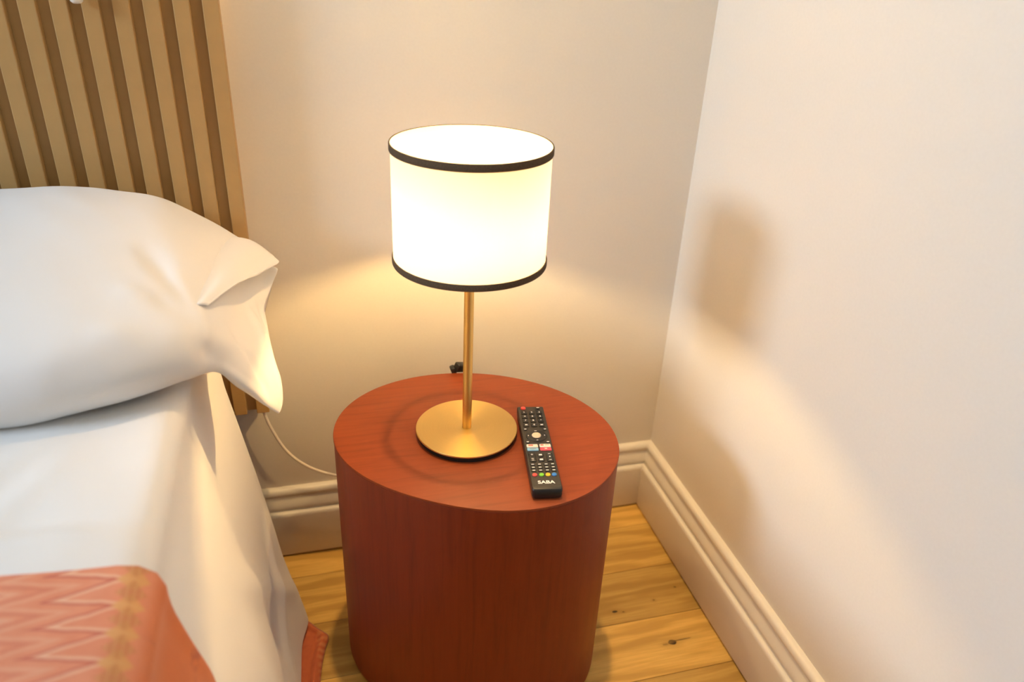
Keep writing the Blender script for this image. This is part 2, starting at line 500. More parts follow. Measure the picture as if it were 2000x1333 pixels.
# skirting boards: moulded profile (d from wall, z), mitred at the corner
PROF = [(0.0, 0.004), (0.0245, 0.004), (0.0250, 0.006), (0.0250, 0.094), (0.0246, 0.0975), (0.0235, 0.1005), (0.0215, 0.1025), (0.0185, 0.1032),
        (0.0160, 0.1034), (0.0150, 0.1045), (0.0152, 0.1060), (0.0165, 0.1072), (0.0172, 0.1085), (0.0168, 0.113), (0.0152, 0.1185), (0.0128, 0.124),
        (0.0110, 0.128), (0.0101, 0.1315), (0.0098, 0.1335), (0.0112, 0.1342), (0.0122, 0.1362), (0.0124, 0.1395), (0.0116, 0.1435), (0.0092, 0.1470), (0.0055, 0.1489), (0.0, 0.1492)]
def baseboard(name, pts, label):
    """pts: function of (d, z, end) giving the two end points of the run"""
    bm = bmesh.new()
    A = [bm.verts.new(pts(d, z, 0)) for d, z in PROF]
    B = [bm.verts.new(pts(d, z, 1)) for d, z in PROF]
    for i in range(len(PROF)-1):
        bm.faces.new((A[i], A[i+1], B[i+1], B[i]))
    bm.faces.new(A); bm.faces.new(B)
    return struct(name, bm, M['trim'], label, smooth=True, sharp=math.radians(38))
baseboard('baseboard_back', lambda d, z, e: (RX0, -d, z) if e == 0 else (-d, -d, z), 'moulded cream skirting board along the back wall')
baseboard('baseboard_right', lambda d, z, e: (-d, -d, z) if e == 0 else (-d, RY0, z), 'moulded cream skirting board along the right wall')

# ================================================================ headboard
HX1, HZ0, HZ1 = -0.7480, 0.3445, 1.035
PER, SW = 0.0358, 0.0202
NSL = 46
hb = empty('headboard', (HX1 - NSL*PER/2, -0.02, HZ0))
tag(hb, 'tan headboard of upright slats fixed to the back wall', 'headboard')
hloc = Vector(hb.location)
bx0 = HX1 - NSL*PER + (PER - SW)
bm = bm_box(bx0, HX1, -0.0335, -0.0215, HZ0, HZ1, 0.0008, 1)
bmesh.ops.translate(bm, vec=-hloc, verts=bm.verts[:])
from_bm('back_panel', bm, M['headboard'], hb, smooth=False)
bm = bm_box(-SW/2, SW/2, -0.0463, -0.0334, HZ0, HZ1, 0.0011, 2)
bmesh.ops.translate(bm, vec=(0, -hloc.y, -hloc.z), verts=bm.verts[:])
slat = from_bm('slat', bm, M['headboard'], hb, smooth=False)
slat.location.x = HX1 - SW/2 - hloc.x
for i in range(1, NSL):
    c = slat.copy(); COL.objects.link(c); c.parent = hb
    c.location.x = HX1 - SW/2 - i*PER - hloc.x
for xx in (HX1-0.30, HX1-0.80, HX1-1.35):      # battens that carry the panel on the wall
    bm = bm_box(xx-0.02, xx+0.02, -0.0216, -0.0008, HZ0+0.08, HZ1-0.10)
    bmesh.ops.translate(bm, vec=-hloc, verts=bm.verts[:])
    from_bm('wall_batten', bm, M['headboard'], hb, smooth=False)
# led tape behind the top edge of the headboard, which glows on the wall
bm = bm_box(HX1-NSL*PER+0.05, HX1-0.030, -0.0214, -0.0185, HZ1-0.030, HZ1-0.020)
bmesh.ops.translate(bm, vec=-hloc, verts=bm.verts[:])
tape = from_bm('led_tape', bm, M['led'], hb, smooth=False)
bm = bm_box(HX1-0.030, HX1-0.024, -0.0214, -0.0185, HZ0+0.28, HZ1-0.020)
bmesh.ops.translate(bm, vec=-hloc, verts=bm.verts[:])
from_bm('led_tape', bm, M['led_fill'], hb, smooth=False)  # added upright strip, warms the wall along the headboard's right edge

# small reading light on the headboard, only its lower tip shows
rl = empty('reading_light', (-0.9125, -0.0463, 1.0))
tag(rl, 'small cream reading light on the headboard, cut by the top edge of the photo', 'light')
from_bm('head', bm_lathe([(0.0, -0.0195), (0.0045, -0.0190), (0.0072, -0.0165), (0.0080, -0.012), (0.0080, 0.030), (0.0066, 0.033), (0.0, 0.033)], 40), M['cream'], rl, loc=(0, -0.012, 0.001))
bm = bm_lathe([(0.0, 0.0), (0.014, 0.0), (0.014, 0.005), (0.012, 0.007), (0.0, 0.007)], 40)
bmesh.ops.rotate(bm, matrix=Matrix.Rotation(math.radians(90), 3, 'X'), verts=bm.verts[:])
from_bm('mount', bm, M['cream'], rl, loc=(0, 0.0, 0.026), sharp=0.6)
rl.location.z = 0.9955

# ================================================================ bed
BT = 0.615          # top of the bedding
HEAD = -0.062       # head end of the bedding on top
HANG = -0.165       # head edge of the part that hangs down the side
SIDE = [(0.0, -0.807), (0.05, -0.805), (0.13, -0.797), (0.21, -0.784), (0.29, -0.771), (0.38, -0.758), (0.47, -0.747), (0.53, -0.738), (0.61, -0.726)]
def side_x(z, y):
    """x of the hanging sheet on the side towards the lamp"""
    d = max(0.600 - z, 0.0)
    x = SIDE[-1][1]
    for (a, xa), (b, xb) in zip(SIDE[:-1], SIDE[1:]):
        if d <= b:
            t = (d-a)/(b-a); x = xa + (xb-xa)*t; break
    x += 0.013*sstep(-0.30, -0.66, y)*sstep(0.0, 0.12, d)*sstep(0.6, 0.3, d)
    low = sstep(0.15, 0.02, z)
    x += 0.012*low*math.exp(-((y+0.205)/0.035)**2)
    return x
def side_wave(z, y):
    d = sstep(0.56, 0.08, z)
    w = 0.0040*math.sin(y*24 + 0.6)*d + 0.002*math.sin(y*61 + z*5)*d*d
    w += 0.006*math.exp(-(((y+0.36) + (z-0.26)*0.9)/0.030)**2)*sstep(0.44, 0.30, z)*sstep(0.02, 0.12, z)
    w -= 0.0025*math.exp(-(((y+0.42) + (z-0.26)*0.55)/0.035)**2)*sstep(0.46, 0.32, z)
    w += 0.006*math.exp(-(((y+0.27) - (z-0.20)*0.55)/0.022)**2)*sstep(0.34, 0.20, z)
    w -= 0.0015*math.exp(-(((y+0.200) - (z-0.10)*0.30)/0.014)**2)*sstep(0.17, 0.08, z)
    return w*sstep(HANG, HANG-0.03, y)*(0.30 + 0.70*sstep(0.02, 0.16, z))
ARC = 0.020
XT = -0.807 - ARC            # where the flat top ends
TOPW = 1.50                  # flat width
L_top, L_arc = TOPW, ARC*math.pi/2
def bed_point(s, y, lift=0.0, hem=0.012):
    """s: metres along the cloth from the crease (negative = top of bed, positive = down the side)."""
    if s <= 0:
        x = XT + s
        z = BT
        z += 0.0035*noise.noise(Vector((x*4.2, y*4.2, 1.3))) + 0.0022*noise.noise(Vector((x*16 + y*5, y*6, 4.1)))
        n = Vector((0, 0, 1)); p = Vector((x, y, z))
    elif s < L_arc:
        a = s/ARC
        z0 = BT + 0.0035*noise.noise(Vector((XT*4.2, y*4.2, 1.3)))*(1-a/1.6)
        n = Vector((math.sin(a), 0, math.cos(a)))
        p = Vector((XT + ARC*math.sin(a), y, z0 - ARC + ARC*math.cos(a)))
    else:
        z = BT - ARC - (s - L_arc)
        z = max(z, hem)
        n = Vector((0.985, 0, 0.17))
        bl = sstep(0, 0.05, s - L_arc)
        p = Vector((-0.807*(1-bl) + side_x(z, y)*bl, y, z)) + Vector((side_wave(z, y)*bl, 0, 0))
    return p + n*lift
S_BOT = L_arc + (BT - ARC - 0.012)
FOOT = -2.06

bed = empty('bed', (-1.60, -1.05, 0))
tag(bed, 'bed frame and mattress under the white bedding', 'bed')
bl_ = Vector(bed.location)
bm = bm_box(-2.33, -0.868, -2.03, -0.075, 0.10, 0.34, 0.01); bmesh.ops.translate(bm, vec=-bl_, verts=bm.verts[:])
from_bm('base', bm, M['headboard'], bed, smooth=False)
bm = bm_box(-2.32, -0.835, -2.04, -0.068, 0.34, BT-0.012, 0.03, 4); bmesh.ops.translate(bm, vec=-bl_, verts=bm.verts[:])
from_bm('mattress', bm, M['sheet'], bed, smooth=True, sharp=1.0)
for xx in (-2.25, -0.95):
    for yy in (-0.15, -1.95):
        bm = bm_box(xx-0.025, xx+0.025, yy-0.025, yy+0.025, 0.0, 0.10); bmesh.ops.translate(bm, vec=-bl_, verts=bm.verts[:])
        from_bm('leg', bm, M['black'], bed, smooth=False)

def ypos(u):      # finer near the camera's part
    return HEAD + (FOOT - HEAD)*(u**1.6)
def sheet_fn(u, v):
    # finer towards the lamp side
    s = -TOPW + (TOPW + S_BOT)*(1-(1-v)**1.7)
    h0 = HEAD + (HANG - HEAD)*sstep(-0.05, 0.10, s)
    y = h0 + (FOOT - h0)*(u**1.6)
    # the turned-back hem of the top sheet makes a slight step across the bed
    st = sstep(-0.625, -0.631, y + 0.085*s*(1 if s < 0 else 0))
    lift = 0.0080*st*(1.0 - sstep(-0.06, 0.02, s))
    # soft creases on the top
    cr = 0.0
    if s < 0.0:
        cr += 0.0035*math.exp(-((s+0.13 - (y+0.52)*0.55)/0.012)**2)*sstep(-0.47, -0.53, y)*sstep(-0.625, -0.58, y)
        cr += 0.0030*math.exp(-((s+0.09 - (y+0.54)*0.45)/0.010)**2)*sstep(-0.49, -0.55, y)*sstep(-0.625, -0.59, y)
    # at the head the cloth is pulled slightly in behind the pillow
    return bed_point(s, y, lift + cr)
bm = bm_grid(sheet_fn, 190, 190)
# far side drop and head/foot ends
sheet = from_bm('bed_sheet', bm, M['sheet'])
add_mod_solidify(sheet, 0.003, -1)
tag(sheet, 'white cotton bed sheet draped over the mattress and down to the floor', 'bed sheet')

# terracotta throw over the foot part of the bed
T0, T1 = -0.687, -1.75
def throw_fn(u, v):
    s = -TOPW + (TOPW + L_arc + 0.44)*(1-(1-v)**1.7)
    y0 = T0 + (-0.10*max(s, -0.6) if s < 0 else 0.0) - 0.006*math.exp(-((s-0.10)/0.04)**2) - 0.02*sstep(0.1, 0.4, s)
    y = y0 + (T1 - y0)*(u**1.5)
    w = 0.0
    if s > 0.05:
        w = 0.004*math.sin((y+0.69)*38)*sstep(0.05, 0.25, s) + 0.006*math.exp(-((y+0.735+0.1*(s-.15))/0.02)**2)*sstep(0.08, 0.25, s)
    edge = 0.0015*math.exp(-((y-y0)/0.012)**2)
    return bed_point(s, y, 0.0085 + w + edge)
NU, NV = 150, 170
bm = bm_grid(throw_fn, NU, NV)
uvl = bm.loops.layers.uv.new('cloth')
bm.verts.index_update(); bm.verts.ensure_lookup_table()
for f in bm.faces:
    for l in f.loops:
        i, j = divmod(l.vert.index, NV)
        v = j/(NV-1); s = -TOPW + (TOPW + L_arc + 0.44)*(1-(1-v)**1.7)
        l[uvl].uv = (s, l.vert.co.y + 0.687)
throw = from_bm('bed_throw', bm, M['throw'])
add_mod_solidify(throw, 0.004, -1)
tag(throw, 'terracotta zigzag woven throw lying across the white sheet', 'throw')

# lower terracotta bedspread, its corner shows on the floor beyond the sheet
EDGE = [(-0.760, -0.150), (-0.735, -0.178), (-0.716, -0.197), (-0.700, -0.217), (-0.684, -0.237), (-0.690, -0.262), (-0.696, -0.288), (-0.701, -0.322), (-0.706, -0.38), (-0.705, -0.50), (-0.715, -0.80), (-0.71, -1.30), (-0.72, -1.95)]
def val_fn(u, v):
    p = catmull([Vector((a, b, 0)) for a, b in EDGE], u**1.4)
    z = 0.003 + 0.007*math.exp(-((v-0.10)/0.06)**2) + 0.10*sstep(0.45, 1.0, v)
    x = p.x - 0.088*v**0.95 + 0.003*math.sin(p.y*70)*v
    return Vector((x, p.y + 0.01*v, z))
val = from_bm('bedspread', bm_grid(val_fn, 130, 26), M['valance'])
add_mod_solidify(val, 0.002, 1)
tag(val, 'terracotta bedspread corner reaching the floor from under the white sheet', 'bedspread')

# ---------------------------------------------------------------- pillow
ST = [
  [(-0.9789, -0.445, 0.6125), (-0.962, -0.475, 0.6488), (-0.9548, -0.465, 0.6907), (-0.963, -0.41, 0.7189), (-0.9811, -0.325, 0.74), (-1.0058, -0.22, 0.7566), (-1.026, -0.14, 0.7634)] ,
  [(-0.9132, -0.44, 0.6181), (-0.9001, -0.468, 0.6544), (-0.8934, -0.455, 0.6957), (-0.8983, -0.4, 0.7202), (-0.9106, -0.315, 0.7374), (-0.9264, -0.215, 0.7543), (-0.9389, -0.14, 0.7614)] ,
  [(-0.8448, -0.43, 0.6262), (-0.838, -0.452, 0.6598), (-0.8352, -0.437, 0.6919), (-0.8372, -0.385, 0.7141), (-0.8425, -0.3, 0.7271), (-0.8468, -0.21, 0.739), (-0.8522, -0.135, 0.7427)] ,
  [(-0.8018, -0.415, 0.6341), (-0.7979, -0.43, 0.6613), (-0.7973, -0.415, 0.689), (-0.7999, -0.365, 0.705), (-0.8003, -0.29, 0.714), (-0.7992, -0.205, 0.7178), (-0.7996, -0.13, 0.7144)] ,
  [(-0.7774, -0.395, 0.6304), (-0.7743, -0.4, 0.6473), (-0.7708, -0.39, 0.6706), (-0.7708, -0.35, 0.683), (-0.7701, -0.28, 0.6878), (-0.7665, -0.195, 0.6875), (-0.7635, -0.125, 0.6887)] ,
  [(-0.7474, -0.38, 0.5964), (-0.7433, -0.38, 0.6126), (-0.7449, -0.36, 0.6345), (-0.7493, -0.32, 0.65), (-0.7475, -0.255, 0.6556), (-0.7379, -0.185, 0.6596), (-0.7306, -0.12, 0.6604)] ,
  [(-0.7298, -0.37, 0.5639), (-0.7255, -0.365, 0.577), (-0.7277, -0.335, 0.6066), (-0.7333, -0.295, 0.6291), (-0.7348, -0.24, 0.639), (-0.7253, -0.18, 0.6415), (-0.7188, -0.12, 0.6393)] ,
  [(-0.7168, -0.355, 0.5393), (-0.7096, -0.348, 0.5498), (-0.7101, -0.31, 0.5836), (-0.7182, -0.27, 0.6115), (-0.7259, -0.225, 0.6224), (-0.7136, -0.165, 0.6319), (-0.7081, -0.12, 0.6322)] ,
]
ST = [[Vector(p) for p in r] for r in ST]
# back and underside of each cross section (closed loop)
def close_section(r, i):
    top = r[-1]; bot = r[0]
    flat = (0, 0, 0, 0.15, 0.45, 0.8, 0.92, 0.95)[i]
    yb = -0.064
    back1 = Vector((top.x-0.004, -0.086, top.z-0.012))
    back2 = Vector((top.x-0.006, yb, top.z-0.06*(1-flat)-0.022))
    zb = max(BT+0.012, bot.z+0.010) if i < 5 else bot.z+0.006
    under_back = Vector((top.x-0.008, yb-0.01, max(zb, top.z-0.14) if i < 5 else top.z-0.030))
    under_mid = Vector((0.5*(top.x+bot.x)-0.008, -0.20, zb if i < 4 else 0.5*(r[3].z-0.02)+0.5*zb))
    if i >= 4:
        m = (r[3]+r[4])*0.5
        under_mid = Vector((m.x-0.006, m.y+0.004, m.z-(0.055, 0.030, 0.018, 0.013)[i-4]))
    under_front = Vector((bot.x-0.003, bot.y+0.045, zb - (0.004 if i < 4 else 0) + (0.008 if i >= 5 else 0.0)))
    return r + [back1, back2, under_back, under_mid, under_front]
SEC = [close_section(r, i) for i, r in enumerate(ST)]
left = []
for dx, sc in ((-0.64, 0.05), (-0.60, 0.45), (-0.50, 0.80), (-0.32, 0.97), (-0.16, 1.0)):
    c = sum(SEC[0], Vector())/len(SEC[0])
    left.append([Vector((p.x, c.y + (p.y-c.y)*(0.55+0.45*sc), max(BT+0.002, c.z + (p.z-c.z)*sc))) + Vector((dx, 0, 0)) for p in SEC[0]])
SEC = left + SEC
NS, NC = len(SEC), len(SEC[0])
def closed_catmull(P, t):
    n = len(P); t = (t % 1.0)*n
    i = int(t) % n; f = t - int(t)
    p0, p1, p2, p3 = P[(i-1) % n], P[i], P[(i+1) % n], P[(i+2) % n]
    return 0.5*((2*p1) + (p2-p0)*f + (2*p0-5*p1+4*p2-p3)*f*f + (3*p1-p0-3*p2+p3)*f**3)
def seg_dist(p, a, b):
    d = b - a; t = max(0, min(1, (p-a).dot(d)/d.dot(d)))
    return (p - (a + d*t)).length, t
# soft gathers that run from the lower corner up across the face
FOLDS =  [((-0.7811, -0.4, 0.6402), (-0.8661, -0.36, 0.7231), 0.013, 0.0055), ((-0.7811, -0.405, 0.6572), (-0.8278, -0.37, 0.7156), 0.009, -0.004), ((-0.7857, -0.41, 0.6398), (-0.8812, -0.435, 0.7127), 0.015, 0.004), ((-0.7793, -0.4, 0.6734), (-0.8197, -0.3, 0.7193), 0.01, 0.0038), ((-0.7942, -0.37, 0.6976), (-0.856, -0.255, 0.736), 0.014, -0.0035), ((-0.7156, -0.348, 0.558), (-0.7417, -0.265, 0.644), 0.008, 0.0045), ((-0.7263, -0.36, 0.5704), (-0.7599, -0.35, 0.6591), 0.008, -0.004), ((-0.7105, -0.315, 0.579), (-0.7292, -0.23, 0.634), 0.007, -0.0035), ((-0.7296, -0.37, 0.566), (-0.771, -0.395, 0.6376), 0.006, 0.003)]
FOLDS = [(Vector(a), Vector(b), w, h) for a, b, w, h in FOLDS]
def pil_fn(u, v):
    secs = [closed_catmull(S, v) for S in SEC]
    p = catmull(secs, u)
    return p
NPU, NPV = 200, 150
bm = bmesh.new()
V = [[bm.verts.new(pil_fn(i/(NPU-1), j/NPV)) for j in range(NPV)] for i in range(NPU)]
for i in range(NPU-1):
    for j in range(NPV):
        bm.faces.new((V[i][j], V[i+1][j], V[i+1][(j+1) % NPV], V[i][(j+1) % NPV]))
bm.faces.new(V[0]); bm.faces.new(V[-1])
bmesh.ops.recalc_face_normals(bm, faces=bm.faces[:])
bm.normal_update()
for v_ in bm.verts:
    p = v_.co.copy(); d = 0.0
    for a, b, w, h in FOLDS:
        dist, t = seg_dist(p, a, b)
        if dist < 3*w:
            d += h*math.exp(-(dist/w)**2)*math.sin(math.pi*min(max(t*0.9+0.08, 0), 1))
    d *= 1.9
    d += 0.0026*noise.noise(Vector((p.x*7, p.y*9, p.z*9))) + 0.0012*noise.noise(Vector((p.x*22 + p.y*14, p.y*10, p.z*26)))
    v_.co = p + v_.normal*d
pil = from_bm('pillow', bm, M['pillow'])
tag(pil, 'white pillow in an open-ended cotton case propped against the slatted headboard', 'pillow')
FL =  [[(-0.8055, -0.36, 0.6988), (-0.797, -0.288, 0.7064), (-0.7881, -0.22, 0.7097), (-0.7778, -0.15, 0.7059), (-0.7727, -0.125, 0.7011)], [(-0.7891, -0.366, 0.6984), (-0.7694, -0.297, 0.6984), (-0.7562, -0.226, 0.692), (-0.7424, -0.155, 0.6867), (-0.7408, -0.12, 0.681)], [(-0.7771, -0.362, 0.6949), (-0.7498, -0.285, 0.6878), (-0.7291, -0.213, 0.6685), (-0.7096, -0.148, 0.6593), (-0.7136, -0.115, 0.6559)], [(-0.7768, -0.361, 0.6932), (-0.7489, -0.284, 0.6853), (-0.7274, -0.212, 0.6657), (-0.7039, -0.146, 0.6543), (-0.7099, -0.114, 0.6505)]]
FL = [[Vector(p) for p in r] for r in FL]
FL[0] = [p + Vector((-0.012, 0.006, -0.012)) for p in FL[0]]
def fl_fn(u, v):
    p = catmull([catmull(r, v) for r in FL], u)
    return p + Vector((0, 0, 0.001*noise.noise(p*30)))
flap = from_bm('case_flap', bm_grid(fl_fn, 40, 40), M['pillow'], pil)
add_mod_solidify(flap, 0.0016, -1)

# ================================================================ bedside table
TP = [(-0.654, -0.2844), (-0.641, -0.2241), (-0.6065, -0.1705), (-0.5548, -0.1337), (-0.5032, -0.1207), (-0.4442, -0.1235), (-0.3872, -0.1395), (-0.3196, -0.1793), (-0.2756, -0.2309), (-0.2511, -0.3024), (-0.2564, -0.3812), (-0.2884, -0.4284), (-0.3334, -0.4599), (-0.3736, -0.4744), (-0.4155, -0.4766), (-0.4668, -0.4675), (-0.5155, -0.4481), (-0.5751, -0.4086), (-0.6224, -0.3528)]
TH = 0.4326
tcx = sum(p[0] for p in TP)/len(TP); tcy = sum(p[1] for p in TP)/len(TP)
polar = sorted((math.atan2(y-tcy, x-tcx), math.hypot(x-tcx, y-tcy)) for x, y in TP)
# smooth closed outline: low harmonics fitted to the measured radii
def fit_outline(polar, H=4):
    import numpy as np
    A = []; b = []
    for a, r in polar:
        row = [1.0]
        for h in range(1, H+1): row += [math.cos(h*a), math.sin(h*a)]
        A.append(row); b.append(r)
    return [float(c) for c in np.linalg.lstsq(np.array(A), np.array(b), rcond=None)[0]]
CO = fit_outline(polar)
def outline_r(a):
    r = CO[0]
    for h in range(1, (len(CO)-1)//2+1): r += CO[2*h-1]*math.cos(h*a) + CO[2*h]*math.sin(h*a)
    return r
tb = empty('bedside_table', (tcx, tcy, 0))
tag(tb, 'terracotta oval drum bedside table of stained wood', 'table')
N = 160
def ring(bm, inset, z, sc=1.0):
    return [bm.verts.new(((outline_r(2*math.pi*i/N)*sc - inset)*math.cos(2*math.pi*i/N), (outline_r(2*math.pi*i/N)*sc - inset)*math.sin(2*math.pi*i/N), z)) for i in range(N)]
def skin(bm, rings, cap0=True, cap1=True):
    for A, B in zip(rings[:-1], rings[1:]):
        for i in range(N):
            bm.faces.new((A[i], A[(i+1) % N], B[(i+1) % N], B[i]))
    if cap0: bm.faces.new(rings[0])
    if cap1: bm.faces.new(rings[-1])
bm = bmesh.new()
skin(bm, [ring(bm, 0.012, 0.0), ring(bm, 0.006, 0.001), ring(bm, 0.0022, 0.005), ring(bm, 0.0006, 0.012), ring(bm, 0.0006, TH-0.0050), ring(bm, 0.0014, TH-0.0042)])
from_bm('body', bm, M['table_side'], tb, sharp=0.7)
bm = bmesh.new()
skin(bm, [ring(bm, 0.0010, TH-0.0042), ring(bm, 0.0000, TH-0.0036), ring(bm, 0.0, TH-0.0016), ring(bm, 0.0005, TH-0.0004), ring(bm, 0.0016, TH)])
from_bm('top', bm, M['table_top'], tb, sharp=0.7)

# ================================================================ lamp
LX, LY = -0.46223, -0.29570
lamp = empty('table_lamp', (LX, LY, TH))
tag(lamp, 'lit brass table lamp with a white drum shade on the oval bedside table', 'lamp')
RB = 0.0732
from_bm('foot_pad', bm_lathe([(0.0, 0.0), (RB-0.0030, 0.0), (RB-0.0020, 0.0080), (0.0, 0.0080)], 96), M['rubber'], lamp, sharp=0.5)
from_bm('base', bm_lathe([(0.0, 0.0080), (RB-0.0008, 0.0080), (RB, 0.0086), (RB, 0.0104), (RB-0.0006, 0.0110), (0.006, 0.0112), (0.0, 0.0112)], 160), M['brass_disc'], lamp, sharp=0.5)
from_bm('pole', bm_lathe([(0.0, 0.0110), (0.0068, 0.0110), (0.0068, 0.0122), (0.0066, 0.0128), (0.0066, 0.278), (0.0, 0.278)], 40), M['brass_pole'], lamp, sharp=0.6)
Z0, Z1, RS = 0.7025-TH, 0.8531-TH, 0.0975
shade = from_bm('shade', bm_lathe([(RS, Z0), (RS, Z0+0.04), (RS, Z1-0.04), (RS, Z1)], 128), M['shade'], lamp)
def tape_ring(z0, z1):
    return bm_lathe([(RS+0.0001, z0), (RS+0.0014, z0), (RS+0.0018, z0+0.001), (RS+0.0018, z1-0.001), (RS+0.0014, z1), (RS+0.0001, z1)], 128, closed=True)
tr_ = from_bm('trim_band', tape_ring(Z1-0.0088, Z1+0.0006), M['trim_tape'], shade, sharp=0.8)
tr_['label'] = 'dark brown tape around the top rim'
tr_ = from_bm('trim_band', tape_ring(Z0-0.0006, Z0+0.0078), M['trim_tape'], shade, sharp=0.8)
tr_['label'] = 'dark brown tape around the bottom rim'
# spider that carries the shade, at its lower rim
spider = from_bm('spider', bm_lathe([(0.0135, Z0+0.003), (0.0150, Z0+0.003), (0.0150, Z0+0.005), (0.0135, Z0+0.005)], 40, closed=True), M['white_metal'], lamp, sharp=0.6)
for q in range(3):
    a = q*2*math.pi/3 + 0.5
    from_bm('spider_arm', bm_tube([(0.0145*math.cos(a), 0.0145*math.sin(a), Z0+0.004), (0.05*math.cos(a), 0.05*math.sin(a), Z0+0.004), ((RS-0.001)*math.cos(a), (RS-0.001)*math.sin(a), Z0+0.0035)], 0.0012, 6, 8), M['white_metal'], spider)
from_bm('socket', bm_lathe([(0.0, 0.276), (0.0135, 0.276), (0.0135, 0.296), (0.0, 0.296)], 32), M['cream'], lamp, sharp=0.6)
bulbz = 0.3255      # small capsule bulb
prof = [(0.0, -0.0095), (0.0045, -0.0090)] + [(0.0062*math.cos(a), 0.004 + 0.0062*math.sin(a)) for a in [math.radians(x) for x in range(0, 91, 15)]]
prof[2:2] = [(0.0062, -0.0070)]
prof[-1] = (0.0, 0.0102)
from_bm('bulb_holder', bm_lathe([(0.0, 0.294), (0.0095, 0.294), (0.0080, 0.312), (0.0, 0.316)], 32), M['cream'], lamp, sharp=0.6)
from_bm('bulb', bm_lathe(prof, 32), M['bulb'], lamp, loc=(0, 0, bulbz))
# mains lead with its in-line switch at the back edge of the table
lead = from_bm('cord', bm_tube([(0.0120, 0.0685, 0.0035), (0.020, 0.090, 0.0026), (0.0255, 0.118, 0.0026), (0.0310, 0.145, 0.0028), (0.0350, 0.1640, 0.0040), (0.0385, 0.174, -0.006), (0.042, 0.178, -0.06), (0.05, 0.185, -0.20), (0.09, 0.20, -0.36), (0.14, 0.22, -0.4285)], 0.0023, 8, 60), M['black'], lamp)
bm = bm_box(-0.0095, 0.0095, -0.0060, 0.0060, -0.0075, 0.0075, 0.0024, 3)
bmesh.ops.rotate(bm, matrix=Matrix.Rotation(math.radians(24), 3, 'Y') @ Matrix.Rotation(math.radians(30), 3, 'Z'), verts=bm.verts[:])
from_bm('inline_switch', bm, M['black'], lamp, loc=(0.0262, 0.1800, 0.0060))
bm = bm_box(-0.0042, 0.0042, -0.0066, 0.0066, -0.0062, 0.0062, 0.0022, 3)
bmesh.ops.rotate(bm, matrix=Matrix.Rotation(math.radians(-20), 3, 'Y'), verts=bm.verts[:])
from_bm('plug_collar', bm, M['black'], lamp, loc=(0.0150, 0.1790, 0.0028))

# ================================================================ white cable under the headboard
cab = from_bm('white_cable', bm_tube([(-0.762, -0.036, 0.372), (-0.7575, -0.038, 0.340), (-0.749, -0.040, 0.307), (-0.728, -0.042, 0.258), (-0.696, -0.042, 0.220), (-0.653, -0.042, 0.194), (-0.61, -0.040, 0.182), (-0.55, -0.034, 0.178), (-0.50, -0.020, 0.20), (-0.49, -0.003, 0.235)], 0.0026, 10, 70), M['cable_white'])
tag(cab, 'thin white cable looping down from the headboard behind the bedside table', 'cable')

# ================================================================ remote control
remote = empty('remote_control', (-0.3757, -0.3658, TH), -0.166)
tag(remote, 'black television remote control lying on the bedside table', 'remote control')
t = NT('remote_casing'); t.set(Base_Color=(0.030, 0.024, 0.017), Roughness=0.42)
f = t.noise(t.mapping(), 1500, 2); t.link(t.ramp(f, [(0.3, (0.028, 0.022, 0.015)), (0.7, (0.036, 0.029, 0.021))]), t.b.inputs['Base Color']); t.bump(f, 0.08, 0.0002)
M['casing'] = t.m
M['key'] = mat_plain('black_rubber_key', (0.014, 0.012, 0.010), 0.5, nscale=400, namp=0.1)
M['key_gloss'] = mat_plain('black_gloss_key', (0.010, 0.009, 0.008), 0.22, nscale=400, namp=0.1)
M['print'] = mat_plain('white_print', (0.80, 0.77, 0.72), 0.6, nscale=400, namp=0.02)
def colkey(n, c): M[n] = mat_plain(n, c, 0.4, nscale=300, namp=0.04)
colkey('key_red', (0.72, 0.06, 0.05)); colkey('key_green', (0.16, 0.48, 0.03)); colkey('key_yellow', (0.80, 0.46, 0.02)); colkey('key_blue', (0.04, 0.20, 0.52))
colkey('key_beige', (0.66, 0.52, 0.36)); colkey('key_white', (0.80, 0.66, 0.54)); colkey('key_sky', (0.25, 0.46, 0.58)); colkey('key_crimson', (0.75, 0.07, 0.10))
colkey('print_red', (0.60, 0.10, 0.06)); colkey('print_grey', (0.30, 0.25, 0.22))
MM = 0.001
HWid, HLen, RH = 19.8, 97.8, 17.0
bm = bmesh.new()
def rsec(y, wid, z0, z1, n=6, rt=2.2, rb=6.0):
    """rounded section in the x-z plane, underside more rounded"""
    pts = []
    for cx, cz, r, a0 in ((wid-rb, z0+rb, rb, -90), (wid-rt, z1-rt, rt, 0), (-wid+rt, z1-rt, rt, 90), (-wid+rb, z0+rb, rb, 180)):
        for k in range(n+1):
            a = math.radians(a0 + 90*k/n)
            pts.append((cx + r*math.cos(a), y, cz + r*math.sin(a)))
    return [bm.verts.new((x*MM, yy*MM, z*MM)) for x, yy, z in pts]
secs = [rsec(-HLen-1.5, HWid-3.5, 4.5, 11.0, rt=2.5, rb=3.0), rsec(-HLen-0.6, HWid-1.2, 2.2, 14.8, rt=2.4, rb=5), rsec(-HLen+1.2, HWid-0.2, 0.6, 16.7), rsec(-HLen+4, HWid, 0, RH),
        rsec(0, HWid, 0, RH), rsec(HLen-3, HWid, 0, RH-0.6), rsec(HLen-0.8, HWid-0.4, 0.8, RH-1.0), rsec(HLen, HWid-1.4, 2.0, RH-2.6, rb=5)]
for A, B in zip(secs[:-1], secs[1:]):
    n_ = len(A)
    for i in range(n_): bm.faces.new((A[i], A[(i+1) % n_], B[(i+1) % n_], B[i]))
bm.faces.new(secs[0]); bm.faces.new(secs[-1])
from_bm('casing', bm, M['black'], remote, sharp=0.9)  # shell made black: the unlit look of the end face put into colour
